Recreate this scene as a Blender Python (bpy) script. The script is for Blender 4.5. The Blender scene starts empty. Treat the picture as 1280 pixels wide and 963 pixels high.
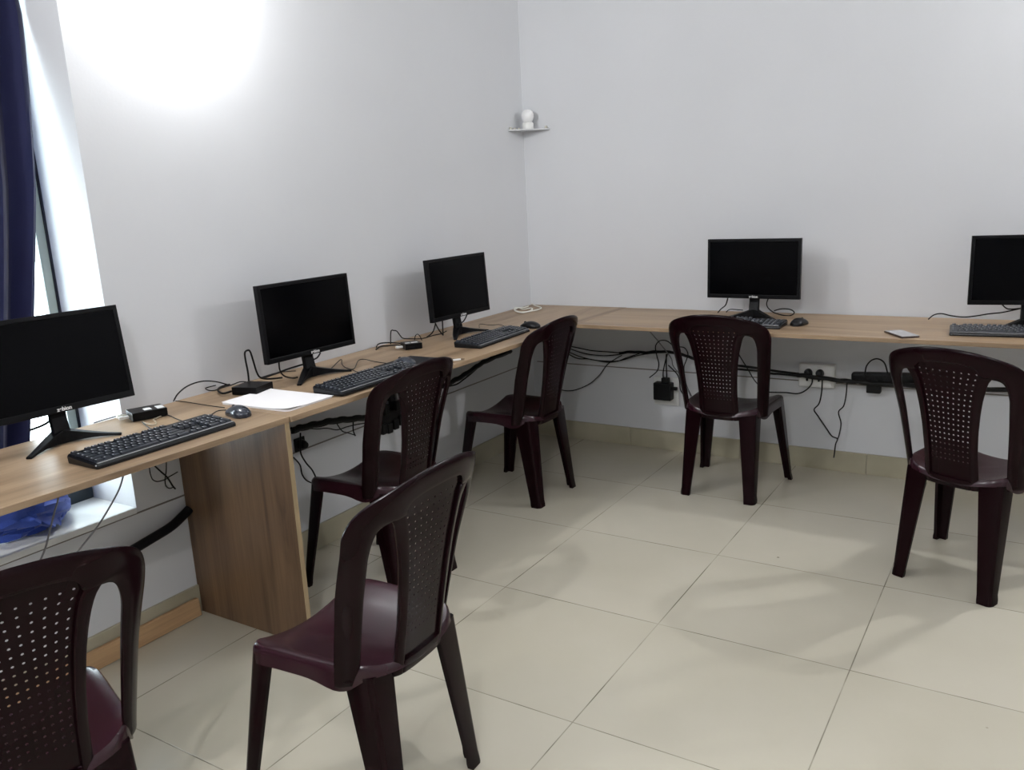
import bpy, bmesh, math, random
from mathutils import Vector, Matrix
random.seed(7)
S = bpy.context.scene
COL = S.collection
PI = math.pi
DESK = 0.772
WALL_TILT = 0.0103            # the left wall leans this much out of square (radians)

# ------------------------------------------------------------------ helpers
def link(o, parent=None):
    COL.objects.link(o)
    if parent is not None:
        o.parent = parent
    return o

def tag(o, label=None, cat=None, group=None, kind=None):
    if label: o['label'] = label
    if cat: o['category'] = cat
    if group: o['group'] = group
    if kind: o['kind'] = kind
    return o

def thing(name, label, cat, loc=(0, 0, 0), rz=0.0, group=None):
    o = bpy.data.objects.new(name, None)
    o.empty_display_size = 0.1
    o.location = loc
    o.rotation_euler = (0, 0, rz)
    link(o)
    return tag(o, label, cat, group)

class MB:
    """collects shapes for one mesh"""
    def __init__(self):
        self.v = []; self.f = []; self.mi = []
    def add(self, vs, fs, M=None, mi=0):
        b = len(self.v)
        for p in vs:
            p = Vector(p)
            self.v.append(tuple(M @ p) if M is not None else tuple(p))
        for f in fs:
            self.f.append([i + b for i in f]); self.mi.append(mi)
        return self
    def box(self, c, s, M=None, mi=0, taper=1.0):
        x, y, z = s[0]/2, s[1]/2, s[2]/2
        t = taper
        vs = [(-x,-y,-z),(x,-y,-z),(x,y,-z),(-x,y,-z),(-x*t,-y*t,z),(x*t,-y*t,z),(x*t,y*t,z),(-x*t,y*t,z)]
        T = Matrix.Translation(c)
        if M is not None: T = M @ T
        return self.add(vs, [(3,2,1,0),(4,5,6,7),(0,1,5,4),(1,2,6,5),(2,3,7,6),(3,0,4,7)], T, mi)
    def prism(self, poly, z0, z1, M=None, mi=0):
        n = len(poly)
        vs = [(x, y, z0) for x, y in poly] + [(x, y, z1) for x, y in poly]
        fs = [list(range(n))[::-1], list(range(n, 2*n))] + [(i, (i+1) % n, n+(i+1) % n, n+i) for i in range(n)]
        return self.add(vs, fs, M, mi)
    def loft(self, rings, closed=True, caps=True, M=None, mi=0):
        n = len(rings[0]); vs = [p for r in rings for p in r]; fs = []
        for k in range(len(rings)-1):
            for i in range(n if closed else n-1):
                j = (i+1) % n
                fs.append((k*n+i, k*n+j, (k+1)*n+j, (k+1)*n+i))
        if caps:
            fs.append(list(range(n))[::-1]); fs.append([(len(rings)-1)*n+i for i in range(n)])
        return self.add(vs, fs, M, mi)
    def lathe(self, prof, n=24, M=None, mi=0):
        rings = [[(r*math.cos(2*PI*i/n), r*math.sin(2*PI*i/n), z) for i in range(n)] for r, z in prof]
        return self.loft(rings, True, True, M, mi)
    def tube(self, pts, r, n=8, M=None, mi=0):
        pts = [Vector(p) for p in pts]
        rings = []; up = Vector((0, 0, 1)); prev = None
        for i, p in enumerate(pts):
            d = (pts[min(i+1, len(pts)-1)] - pts[max(i-1, 0)])
            d = d.normalized() if d.length > 1e-9 else Vector((1, 0, 0))
            if prev is None:
                a = up if abs(d.z) < .9 else Vector((1, 0, 0))
                u = d.cross(a).normalized()
            else:
                u = (prev - d*prev.dot(d))
                u = u.normalized() if u.length > 1e-6 else d.orthogonal().normalized()
            prev = u; w = d.cross(u)
            rr = r(i/(len(pts)-1)) if callable(r) else r
            rings.append([tuple(p + (u*math.cos(2*PI*k/n) + w*math.sin(2*PI*k/n))*rr) for k in range(n)])
        return self.loft(rings, True, True, M, mi)
    def build(self, name, mat, parent=None, smooth=True, bevel=0.0, seg=2, subsurf=0, solid=0.0, angle=35, wn=False):
        me = bpy.data.meshes.new(name)
        me.from_pydata(self.v, [], self.f)
        mats = mat if isinstance(mat, (list, tuple)) else [mat]
        for m in mats: me.materials.append(m)
        if len(mats) > 1:
            me.polygons.foreach_set('material_index', self.mi)
        bm = bmesh.new(); bm.from_mesh(me)
        bmesh.ops.recalc_face_normals(bm, faces=bm.faces)
        bm.to_mesh(me); bm.free()
        if smooth:
            try: me.shade_smooth()
            except Exception: me.polygons.foreach_set('use_smooth', [True]*len(me.polygons))
            me.set_sharp_from_angle(angle=math.radians(angle))
        o = bpy.data.objects.new(name, me)
        link(o, parent)
        if solid:
            m = o.modifiers.new('solid', 'SOLIDIFY'); m.thickness = solid; m.offset = 0
        if bevel:
            m = o.modifiers.new('bevel', 'BEVEL'); m.width = bevel; m.segments = seg; m.limit_method = 'ANGLE'; m.angle_limit = math.radians(40)
            m.harden_normals = False
        if subsurf:
            m = o.modifiers.new('sub', 'SUBSURF'); m.levels = subsurf; m.render_levels = subsurf
        if solid and smooth:
            m = o.modifiers.new('crisp', 'EDGE_SPLIT'); m.split_angle = math.radians(40)
        me.update()
        return o

def spline(pts, n=6):
    """Catmull-Rom through the points (any dimension)"""
    P = [tuple(p) for p in pts]; out = []
    for i in range(len(P)-1):
        p0 = P[max(i-1, 0)]; p1 = P[i]; p2 = P[i+1]; p3 = P[min(i+2, len(P)-1)]
        for k in range(n):
            t = k/n
            out.append(tuple(.5*(2*b + (c-a)*t + (2*a-5*b+4*c-d)*t*t + (3*b-a-3*c+d)*t**3) for a, b, c, d in zip(p0, p1, p2, p3)))
    out.append(P[-1]); return out

def lerp(xs, ys, x):
    if x <= xs[0]: return ys[0]
    for i in range(len(xs)-1):
        if x <= xs[i+1]:
            t = (x-xs[i])/(xs[i+1]-xs[i]); return ys[i]+(ys[i+1]-ys[i])*t
    return ys[-1]

def dup(root, loc=None, rz=None, label=None, group=None):
    r = root.copy(); link(r)
    if loc is not None: r.location = loc
    if rz is not None: r.rotation_euler = (0, 0, rz)
    if label: r['label'] = label
    if group: r['group'] = group
    for ch in list(root.children):
        c = ch.copy(); link(c, r)
        for g in list(ch.children):
            d = g.copy(); link(d, c)
    return r

# ------------------------------------------------------------------ materials
def new_mat(name):
    m = bpy.data.materials.new(name); m.use_nodes = True
    nt = m.node_tree; b = nt.nodes['Principled BSDF']
    return m, nt, b

def plain(name, col, rough=.5, metal=0.0, spec=.5, noise=0.0, nscale=30, bump=0.0, coat=0.0):
    m, nt, b = new_mat(name)
    b.inputs['Base Color'].default_value = (*col, 1)
    b.inputs['Roughness'].default_value = rough
    b.inputs['Metallic'].default_value = metal
    b.inputs['Specular IOR Level'].default_value = spec
    b.inputs['Coat Weight'].default_value = coat
    tc = nt.nodes.new('ShaderNodeTexCoord')
    if noise or bump:
        n = nt.nodes.new('ShaderNodeTexNoise'); n.inputs['Scale'].default_value = nscale; n.inputs['Detail'].default_value = 4
        nt.links.new(tc.outputs['Object'], n.inputs['Vector'])
    if noise:
        r = nt.nodes.new('ShaderNodeMapRange')
        r.inputs['To Min'].default_value = max(0, rough-noise); r.inputs['To Max'].default_value = min(1, rough+noise)
        nt.links.new(n.outputs['Fac'], r.inputs['Value']); nt.links.new(r.outputs['Result'], b.inputs['Roughness'])
    if bump:
        bp = nt.nodes.new('ShaderNodeBump'); bp.inputs['Strength'].default_value = bump; bp.inputs['Distance'].default_value = .002
        nt.links.new(n.outputs['Fac'], bp.inputs['Height']); nt.links.new(bp.outputs['Normal'], b.inputs['Normal'])
    return m

def wall_mat(name, col, var=.04):
    m, nt, b = new_mat(name); N = nt.nodes; L = nt.links
    tc = N.new('ShaderNodeTexCoord')
    n1 = N.new('ShaderNodeTexNoise'); n1.inputs['Scale'].default_value = 1.7; n1.inputs['Detail'].default_value = 5
    n2 = N.new('ShaderNodeTexNoise'); n2.inputs['Scale'].default_value = 90; n2.inputs['Detail'].default_value = 3
    L.new(tc.outputs['Object'], n1.inputs['Vector']); L.new(tc.outputs['Object'], n2.inputs['Vector'])
    r = N.new('ShaderNodeValToRGB')
    r.color_ramp.elements[0].position = .3; r.color_ramp.elements[1].position = .7
    r.color_ramp.elements[0].color = (*[c*(1-var) for c in col], 1); r.color_ramp.elements[1].color = (*col, 1)
    L.new(n1.outputs['Fac'], r.inputs['Fac']); L.new(r.outputs['Color'], b.inputs['Base Color'])
    bp = N.new('ShaderNodeBump'); bp.inputs['Strength'].default_value = .12; bp.inputs['Distance'].default_value = .002
    L.new(n2.outputs['Fac'], bp.inputs['Height']); L.new(bp.outputs['Normal'], b.inputs['Normal'])
    b.inputs['Roughness'].default_value = .75; b.inputs['Specular IOR Level'].default_value = .25
    return m

def wood_mat(name, axis, light=(.355, .25, .155), dark=(.155, .098, .055), rough=.42, across=9.0, span=(.30, .62)):
    """laminate with the grain running along the given object axis"""
    m, nt, b = new_mat(name); N = nt.nodes; L = nt.links
    tc = N.new('ShaderNodeTexCoord'); mp = N.new('ShaderNodeMapping')
    s = [across]*3; s[axis] = .9
    mp.inputs['Scale'].default_value = s
    L.new(tc.outputs['Object'], mp.inputs['Vector'])
    n1 = N.new('ShaderNodeTexNoise'); n1.inputs['Scale'].default_value = 1.0; n1.inputs['Detail'].default_value = 6; n1.inputs['Roughness'].default_value = .6; n1.inputs['Distortion'].default_value = .6
    L.new(mp.outputs['Vector'], n1.inputs['Vector'])
    mp2 = N.new('ShaderNodeMapping'); s2 = [140.0]*3; s2[axis] = 5.0
    mp2.inputs['Scale'].default_value = s2; L.new(tc.outputs['Object'], mp2.inputs['Vector'])
    n2 = N.new('ShaderNodeTexNoise'); n2.inputs['Scale'].default_value = 1.0; n2.inputs['Detail'].default_value = 3
    L.new(mp2.outputs['Vector'], n2.inputs['Vector'])
    r = N.new('ShaderNodeValToRGB'); e = r.color_ramp.elements
    e[0].position = span[0]; e[0].color = (*dark, 1); e[1].position = span[1]; e[1].color = (*light, 1)
    mid = e.new(.46); mid.color = (*[(a*.35+c*.65) for a, c in zip(dark, light)], 1)
    L.new(n1.outputs['Fac'], r.inputs['Fac'])
    mx = N.new('ShaderNodeMix'); mx.data_type = 'RGBA'; mx.blend_type = 'MULTIPLY'; mx.inputs['Factor'].default_value = .35
    r2 = N.new('ShaderNodeMapRange'); r2.inputs['From Min'].default_value = .3; r2.inputs['From Max'].default_value = .7; r2.inputs['To Min'].default_value = .55; r2.inputs['To Max'].default_value = 1.15
    L.new(n2.outputs['Fac'], r2.inputs['Value'])
    L.new(r.outputs['Color'], mx.inputs['A']); L.new(r2.outputs['Result'], mx.inputs['B'])
    L.new(mx.outputs['Result'], b.inputs['Base Color'])
    b.inputs['Roughness'].default_value = rough
    b.inputs['Specular IOR Level'].default_value = .4
    return m

def floor_mat():
    m, nt, b = new_mat('floor_tiles'); N = nt.nodes; L = nt.links
    T, OX, OY, G = .5968, .916, -1.188, .0022
    tc = N.new('ShaderNodeTexCoord'); sp = N.new('ShaderNodeSeparateXYZ'); L.new(tc.outputs['Object'], sp.inputs['Vector'])
    def math_(op, a, bv=None, c=None):
        n = N.new('ShaderNodeMath'); n.operation = op
        for i, x in enumerate((a, bv, c)):
            if x is None: continue
            if hasattr(x, 'default_value') or hasattr(x, 'is_linked'): L.new(x, n.inputs[i])
            else: n.inputs[i].default_value = x
        return n.outputs[0]
    def grout(o, off):
        q = math_('DIVIDE', math_('SUBTRACT', o, off), T)
        f = math_('FRACT', math_('ADD', q, .5))
        d = math_('MULTIPLY', math_('ABSOLUTE', math_('SUBTRACT', f, .5)), T)
        return d, math_('FLOOR', q)
    dx, ix = grout(sp.outputs['X'], OX); dy, iy = grout(sp.outputs['Y'], OY)
    d = math_('MINIMUM', dx, dy)
    g = N.new('ShaderNodeMapRange'); g.inputs['From Min'].default_value = G*.35; g.inputs['From Max'].default_value = G; g.inputs['To Min'].default_value = 1; g.inputs['To Max'].default_value = 0
    L.new(d, g.inputs['Value'])
    # grout darkness varies along its run (dirt)
    nd = N.new('ShaderNodeTexNoise'); nd.inputs['Scale'].default_value = 5; nd.inputs['Detail'].default_value = 3; L.new(tc.outputs['Object'], nd.inputs['Vector'])
    gr = N.new('ShaderNodeMapRange'); gr.inputs['From Min'].default_value = .35; gr.inputs['From Max'].default_value = .62; gr.inputs['To Min'].default_value = .25; gr.inputs['To Max'].default_value = .95
    L.new(nd.outputs['Fac'], gr.inputs['Value'])
    gf = math_('MULTIPLY', g.outputs['Result'], gr.outputs['Result'])
    # tile tone
    wn = N.new('ShaderNodeTexWhiteNoise'); wn.noise_dimensions = '2D'
    cb = N.new('ShaderNodeCombineXYZ'); L.new(ix, cb.inputs[0]); L.new(iy, cb.inputs[1]); L.new(cb.outputs[0], wn.inputs['Vector'])
    n1 = N.new('ShaderNodeTexNoise'); n1.inputs['Scale'].default_value = 2.2; n1.inputs['Detail'].default_value = 4; L.new(tc.outputs['Object'], n1.inputs['Vector'])
    tone = math_('ADD', math_('MULTIPLY', wn.outputs['Value'], .25), math_('MULTIPLY', n1.outputs['Fac'], .75))
    r = N.new('ShaderNodeValToRGB'); e = r.color_ramp.elements
    e[0].position = .3; e[0].color = (.505, .47, .375, 1); e[1].position = .75; e[1].color = (.57, .535, .44, 1)
    L.new(tone, r.inputs['Fac'])
    # sparse dirt specks
    vo = N.new('ShaderNodeTexVoronoi'); vo.inputs['Scale'].default_value = 5.2; vo.inputs['Randomness'].default_value = 1.0; L.new(tc.outputs['Object'], vo.inputs['Vector'])
    sv = N.new('ShaderNodeMapRange'); sv.inputs['From Min'].default_value = .018; sv.inputs['From Max'].default_value = .034; sv.inputs['To Min'].default_value = .75; sv.inputs['To Max'].default_value = 0
    L.new(vo.outputs['Distance'], sv.inputs['Value'])
    sc = N.new('ShaderNodeSeparateColor'); L.new(vo.outputs['Color'], sc.inputs['Color'])
    speck = math_('MULTIPLY', sv.outputs['Result'], math_('GREATER_THAN', sc.outputs[0], .42))
    fac = math_('MAXIMUM', gf, speck)
    mx = N.new('ShaderNodeMix'); mx.data_type = 'RGBA'; L.new(fac, mx.inputs['Factor']); L.new(r.outputs['Color'], mx.inputs['A']); mx.inputs['B'].default_value = (.10, .085, .06, 1)
    L.new(mx.outputs['Result'], b.inputs['Base Color'])
    b.inputs['Roughness'].default_value = .2
    b.inputs['Specular IOR Level'].default_value = .45
    bp = N.new('ShaderNodeBump'); bp.invert = True; bp.inputs['Strength'].default_value = .4; bp.inputs['Distance'].default_value = .001
    L.new(g.outputs['Result'], bp.inputs['Height']); L.new(bp.outputs['Normal'], b.inputs['Normal'])
    return m

def skirting_mat():
    m, nt, b = new_mat('skirting_tile'); N = nt.nodes; L = nt.links
    tc = N.new('ShaderNodeTexCoord'); n = N.new('ShaderNodeTexNoise'); n.inputs['Scale'].default_value = 4; n.inputs['Detail'].default_value = 6
    L.new(tc.outputs['Object'], n.inputs['Vector'])
    r = N.new('ShaderNodeValToRGB'); e = r.color_ramp.elements
    e[0].position = .3; e[0].color = (.34, .31, .22, 1); e[1].position = .7; e[1].color = (.45, .415, .31, 1)
    L.new(n.outputs['Fac'], r.inputs['Fac']); L.new(r.outputs['Color'], b.inputs['Base Color'])
    b.inputs['Roughness'].default_value = .35
    return m

def fabric_mat(name, col):
    m, nt, b = new_mat(name); N = nt.nodes; L = nt.links
    tc = N.new('ShaderNodeTexCoord'); w = N.new('ShaderNodeTexNoise'); w.inputs['Scale'].default_value = 260; w.inputs['Detail'].default_value = 2
    L.new(tc.outputs['Object'], w.inputs['Vector'])
    r = N.new('ShaderNodeValToRGB'); r.color_ramp.elements[0].color = (*[c*.8 for c in col], 1); r.color_ramp.elements[1].color = (*[c*1.15 for c in col], 1)
    L.new(w.outputs['Fac'], r.inputs['Fac']); L.new(r.outputs['Color'], b.inputs['Base Color'])
    b.inputs['Roughness'].default_value = .7; b.inputs['Sheen Weight'].default_value = .25; b.inputs['Specular IOR Level'].default_value = .2
    return m

def paper_mat():
    return plain('paper', (.80, .79, .80), .7, spec=.2, bump=.05, nscale=20)

M = {}
M['wall'] = wall_mat('wall_paint', (.655, .665, .685))
M['ceiling'] = wall_mat('ceiling_paint', (.78, .78, .78))
M['joint'] = plain('wall_joint', (.20, .18, .16), .8)
M['floor'] = floor_mat()
M['skirt'] = skirting_mat()
M['sill'] = plain('sill_stone', (.74, .75, .74), .4, noise=.1, nscale=8)
M['wood_y'] = wood_mat('laminate_along_y', 1)
M['wood_x'] = wood_mat('laminate_along_x', 0)
M['wood_z'] = wood_mat('laminate_upright', 2, (.205, .122, .068), (.066, .037, .022), .36, 12.0, (.30, .66))
M['edge'] = wood_mat('laminate_edge', 2, (.36, .27, .155), (.28, .20, .11), .45)
M['plank'] = wood_mat('bare_plank', 1, (.52, .34, .18), (.36, .20, .10), .7)
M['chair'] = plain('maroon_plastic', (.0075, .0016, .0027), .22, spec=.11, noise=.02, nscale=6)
M['seat'] = plain('maroon_seat_painted_sheen', (.024, .0055, .0105), .24, spec=.44, noise=.03, nscale=7)  # glossier chair plastic, base colour lightened to stand in for lamp sheen
M['bezel'] = plain('black_plastic', (.0030, .0030, .0038), .34, spec=.15)
M['screen'] = plain('screen_glass', (.0008, .0008, .0013), .14, spec=.08)
M['stand'] = plain('stand_plastic', (.003, .003, .0035), .36, spec=.12)
M['logo'] = plain('logo_print', (.75, .75, .75), .4)
M['kbody'] = plain('keyboard_body', (.006, .0065, .008), .24, spec=.30)
M['key'] = plain('keycap', (.012, .015, .022), .34, spec=.35)
M['legend'] = plain('keycap_print', (.55, .57, .60), .5)
M['mouse'] = plain('mouse_plastic', (.020, .024, .034), .2, spec=.5)
M['mouse_black'] = plain('mouse_black', (.005, .005, .006), .3, spec=.3)
M['pad'] = plain('mouse_pad_cloth', (.007, .0075, .010), .7, spec=.25)
M['black'] = plain('cable_black', (.004, .004, .0045), .45, spec=.25)
M['dark'] = plain('cable_dark_grey', (.009, .009, .009), .55, spec=.25)
M['grey'] = plain('cable_grey', (.22, .22, .23), .5)
M['tan'] = plain('cable_tan', (.35, .30, .22), .5)
M['white'] = plain('cable_white', (.78, .77, .70), .45)
M['wplastic'] = plain('white_plastic', (.74, .74, .72), .35)
M['sticker'] = plain('white_sticker', (.75, .75, .75), .6)
M['metal'] = plain('port_metal', (.6, .58, .5), .3, metal=1.0)
M['alu'] = plain('window_aluminium', (.36, .41, .37), .4, metal=0.0, noise=.08)
M['gasket'] = plain('window_gasket', (.012, .014, .028), .6)
M['darkrail'] = plain('window_rail', (.018, .03, .038), .5)
M['curtain'] = fabric_mat('curtain_navy', (.0055, .0075, .045))
M['hem'] = fabric_mat('curtain_hem_daylit', (.035, .075, .36))  # same cloth as the curtain, daylight painted in as brighter blue
M['paper'] = paper_mat()
M['phone'] = plain('phone_body', (.05, .035, .03), .25)
M['phone_glass'] = plain('phone_glass', (.36, .36, .37), .15)  # pale grey base stands in for light reflected off the glass
M['bulb'] = plain('bulb_white', (.82, .82, .82), .3)
M['shelf_glass'] = plain('shelf_plate', (.66, .67, .68), .25)
M['hose'] = plain('hose_black', (.004, .004, .006), .5, spec=.2)
M['strip'] = plain('keyboard_reflection', (.30, .30, .31), .25, spec=.6)  # pale grey painted in for the reflection on the keyboard's front slope
M['pen'] = plain('pen_white', (.7, .7, .7), .3)
M['pen_tip'] = plain('pen_tip', (.12, .08, .04), .4)
def glass_mat():
    m, nt, b = new_mat('window_glass')
    N = nt.nodes; L = nt.links
    tr = N.new('ShaderNodeBsdfTransparent'); gl = N.new('ShaderNodeBsdfGlossy'); gl.inputs['Roughness'].default_value = .02
    fr = N.new('ShaderNodeFresnel'); fr.inputs['IOR'].default_value = 1.25
    mx = N.new('ShaderNodeMixShader'); L.new(fr.outputs[0], mx.inputs[0]); L.new(tr.outputs[0], mx.inputs[1]); L.new(gl.outputs[0], mx.inputs[2])
    L.new(mx.outputs[0], N['Material Output'].inputs['Surface'])
    return m
M['glass'] = glass_mat()

# ------------------------------------------------------------------ the room
RX, RY, RZ = 4.3, -4.85, 2.95
SKH = .1024
WIN_Y0, WIN_Y1, WIN_Z0, WIN_Z1 = -2.6116, -3.95, .459, 2.42
DEPTH = .25

def structure(name, mb, mat, tilt=False, **kw):
    o = mb.build(name, mat, None, smooth=False, **kw)
    o['kind'] = 'structure'
    if tilt: o.rotation_euler = (0, 0, WALL_TILT)
    return o

b = MB(); b.box((RX/2-.2, RY/2, -.03), (RX+1.2, -RY+.6, .06)); structure('floor', b, M['floor'])
b = MB(); b.box((RX/2-.2, RY/2, RZ+.05), (RX+1.2, -RY+.6, .1)); structure('ceiling', b, M['ceiling'])
b = MB(); b.box((RX/2-.2, .075, RZ/2), (RX+1.2, .15, RZ)); structure('wall_back', b, M['wall'])
b = MB(); b.box((RX+.075, RY/2, RZ/2), (.15, -RY, RZ)); structure('wall_right', b, M['wall'])
b = MB(); b.box((RX/2-.2, RY-.075, RZ/2), (RX+1.2, .15, RZ)); structure('wall_rear', b, M['wall'])
# left wall with the window recess
b = MB(); t = .32
def yz(y0, y1, z0, z1, x0=-t, x1=0.0):
    b.box(((x0+x1)/2, (y0+y1)/2, (z0+z1)/2), (x1-x0, abs(y1-y0), z1-z0))
yz(0.0, WIN_Y0, 0, RZ); yz(WIN_Y1, RY-.1, 0, RZ); yz(WIN_Y0, WIN_Y1, 0, WIN_Z0-.021); yz(WIN_Y0, WIN_Y1, WIN_Z1, RZ)
structure('wall_left', b, M['wall'], True)
b = MB(); b.box((-.128, (WIN_Y0+WIN_Y1)/2, WIN_Z0-.0105), (.262, WIN_Y0-WIN_Y1-.002, .021)); o = structure('trim_1', b, M['sill'], True, bevel=.003)
# horizontal wall joints under the worktops
b = MB(); b.box((.0006, RY/2, .4379), (.0028, -RY-.1, .0055)); structure('trim_2', b, M['joint'], True)
b = MB(); b.box((RX/2, -.0006, .4379), (RX-.05, .0028, .0055)); structure('trim_3', b, M['joint'])
# baseboards
b = MB(); b.box((.006, RY/2, SKH/2), (.012, -RY-.05, SKH)); structure('baseboard_left', b, M['skirt'], True, bevel=.002)
b = MB()
n = 7; w = RX/n
for i in range(n):
    b.box((w*(i+.5), -.006, SKH/2), (w-.0015, .012, SKH))
structure('baseboard_back', b, M['skirt'], bevel=.0015)
b = MB(); b.box((RX-.006, RY/2, SKH/2), (.012, -RY-.05, SKH)); structure('baseboard_right', b, M['skirt'])

# window: aluminium frame, gasket, panes, dark bottom rail
win = thing('window_1', 'bright window with aluminium frame in the left wall recess', 'window')
win['kind'] = 'structure'; win.rotation_euler = (0, 0, WALL_TILT)
yc = (WIN_Y0+WIN_Y1)/2; W_ = WIN_Y0-WIN_Y1
b = MB()
fx = -.262
for y in (WIN_Y0-.022, WIN_Y1+.022, yc):
    b.box((fx, y, (WIN_Z0+WIN_Z1)/2), (.035, .030, WIN_Z1-WIN_Z0))
b.box((fx, yc, WIN_Z1-.02), (.035, W_, .04))
b.build('window_frame', M['alu'], win, smooth=False, bevel=.003)
b = MB(); b.box((-.247, WIN_Y0-.0035, (WIN_Z0+WIN_Z1)/2), (.012, .007, WIN_Z1-WIN_Z0)); b.build('gasket', M['gasket'], win, smooth=False)
b = MB(); b.box((-.25, yc, WIN_Z0+.03), (.04, W_-.005, .06)); b.build('bottom_rail', M['darkrail'], win, smooth=False, bevel=.003)
for s, (a0, a1) in enumerate(((WIN_Y0-.037, yc+.015), (yc-.015, WIN_Y1+.037))):
    b = MB(); b.box((-.268, (a0+a1)/2, (WIN_Z0+.06+WIN_Z1-.04)/2), (.004, a0-a1, WIN_Z1-WIN_Z0-.1)); b.build('pane', M['glass'], win, smooth=False)

# curtain: pleated cloth, right edge leaning away towards the sill, hem bunched up
cur = thing('curtain', 'navy blue curtain hanging in the window recess, hem bunched on the sill', 'curtain')
cur.rotation_euler = (0, 0, WALL_TILT)
b = MB(); rows = []
zs = [2.40-i*.05 for i in range(39)]
for z in zs:
    ye = lerp([.47, .745, 1.11, 1.5, 1.93, 2.0, 2.4], [-2.865, -2.805, -2.727, -2.657, -2.605, -2.600, -2.62], z)
    row = []; ye -= .020
    for i in range(121):
        s = i/120; y = ye + (WIN_Y1+.03-ye)*s
        amp = .022+.010*math.sin(s*7+1); x = -.175 + amp*.75*math.sin(s*2*PI*13+.5*math.sin(z*2.2)+.8) + .008*math.sin(z*5+s*9)
        row.append((x, y, z))
    rows.append(row)
b.loft(rows, closed=False, caps=False)
b.build('cloth', M['curtain'], cur, solid=.003, angle=80)
b = MB(); rings = []
rnd = random.Random(3)
for k in range(15):      # folds of the hem lying on the sill
    s = k/14; y = -3.02 + .275*s
    r = math.sin(PI*min(1, max(0, s*.86+.1)))**.7
    ring = []
    for i in range(28):
        a = 2*PI*i/28
        f = 1 + .22*math.sin(5*a+s*9) + .13*math.sin(9*a-s*14+1)
        rx, rz = .068*r*f, .060*r*f
        z = WIN_Z0 + .004 + max(0, .066*r + rz*math.sin(a))
        ring.append((-.165 + .075*math.sin(s*3.0+.2) + rx*math.cos(a) , y+.035*math.cos(a*2+s*5)*r, z))
    rings.append(ring)
b.loft(rings)
b.build('hem', M['hem'], cur, angle=25)

# ------------------------------------------------------------------ worktops and their support
TH = .0175
def worktop(name, poly, mat, label, group=None):
    b = MB(); b.prism(poly, DESK-TH, DESK)
    o = b.build(name, mat, None, smooth=False, bevel=.0012)
    return tag(o, label, 'worktop', group)
worktop('worktop', [(.032, -2.4125), (.576, -2.4125), (.552, -3.45), (.55, -4.7), (.052, -4.7)], M['wood_y'], 'wooden worktop under the window carrying the nearest monitor')
worktop('worktop', [(.004, -.004), (.027, -2.4110), (.582, -2.4110), (.585, -2.0), (.600, -1.4), (.603, -.597), (.603, -.004)], M['wood_y'], 'wooden worktop along the left wall from the upright panel to the corner')
worktop('worktop', [(.6045, -.012), (.6045, -.589), (RX-.1, -.589), (RX-.1, -.012)], M['wood_x'], 'wooden worktop along the back wall with the phone on it')
pan = thing('desk_panel', 'upright brown wooden panel holding up the left worktop', 'desk panel', (0, -2.421, 0))
b = MB(); b.box((.300, 0, (DESK-TH)/2), (.544, .018, DESK-TH-.001)); b.build('board', M['wood_z'], pan, smooth=False, bevel=.001)
b = MB(); b.box((.5727, 0, (DESK-TH)/2), (.0012, .0178, DESK-TH-.001)); o = b.build('edge_band', M['edge'], pan, smooth=False); o['label'] = 'pale edge band'
# the panel's own front edge is paler than its face
b = MB(); b.box((0, 0, .0325), (.018, 1.12, .065))
pl = b.build('wooden_plank', M['plank'], None, smooth=False, bevel=.003)
pl.location = (.062, -3.012, 0); pl.rotation_euler = (0, math.radians(-6), .0103)
pl.location.z = .001
tag(pl, 'bare wooden plank lying on the floor against the left baseboard', 'plank')

# ------------------------------------------------------------------ chairs
def back_pos(x, z):
    yc = lerp([.36, .40, .58, .76, .83, .87], [-.188, -.195, -.228, -.262, -.280, -.292], z)
    c = lerp([.40, .60, .72, .77, .87], [.0975, .068, .043, .038, .028], z)
    return (x, yc + c*abs(x/.2)**3, z)

W_SPLAT = ([.37, .40, .50, .58, .65, .70, .74, .758, .772, .787, .80, .812], [.088, .087, .086, .090, .098, .107, .118, .126, .137, .133, .126, .118])

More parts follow.
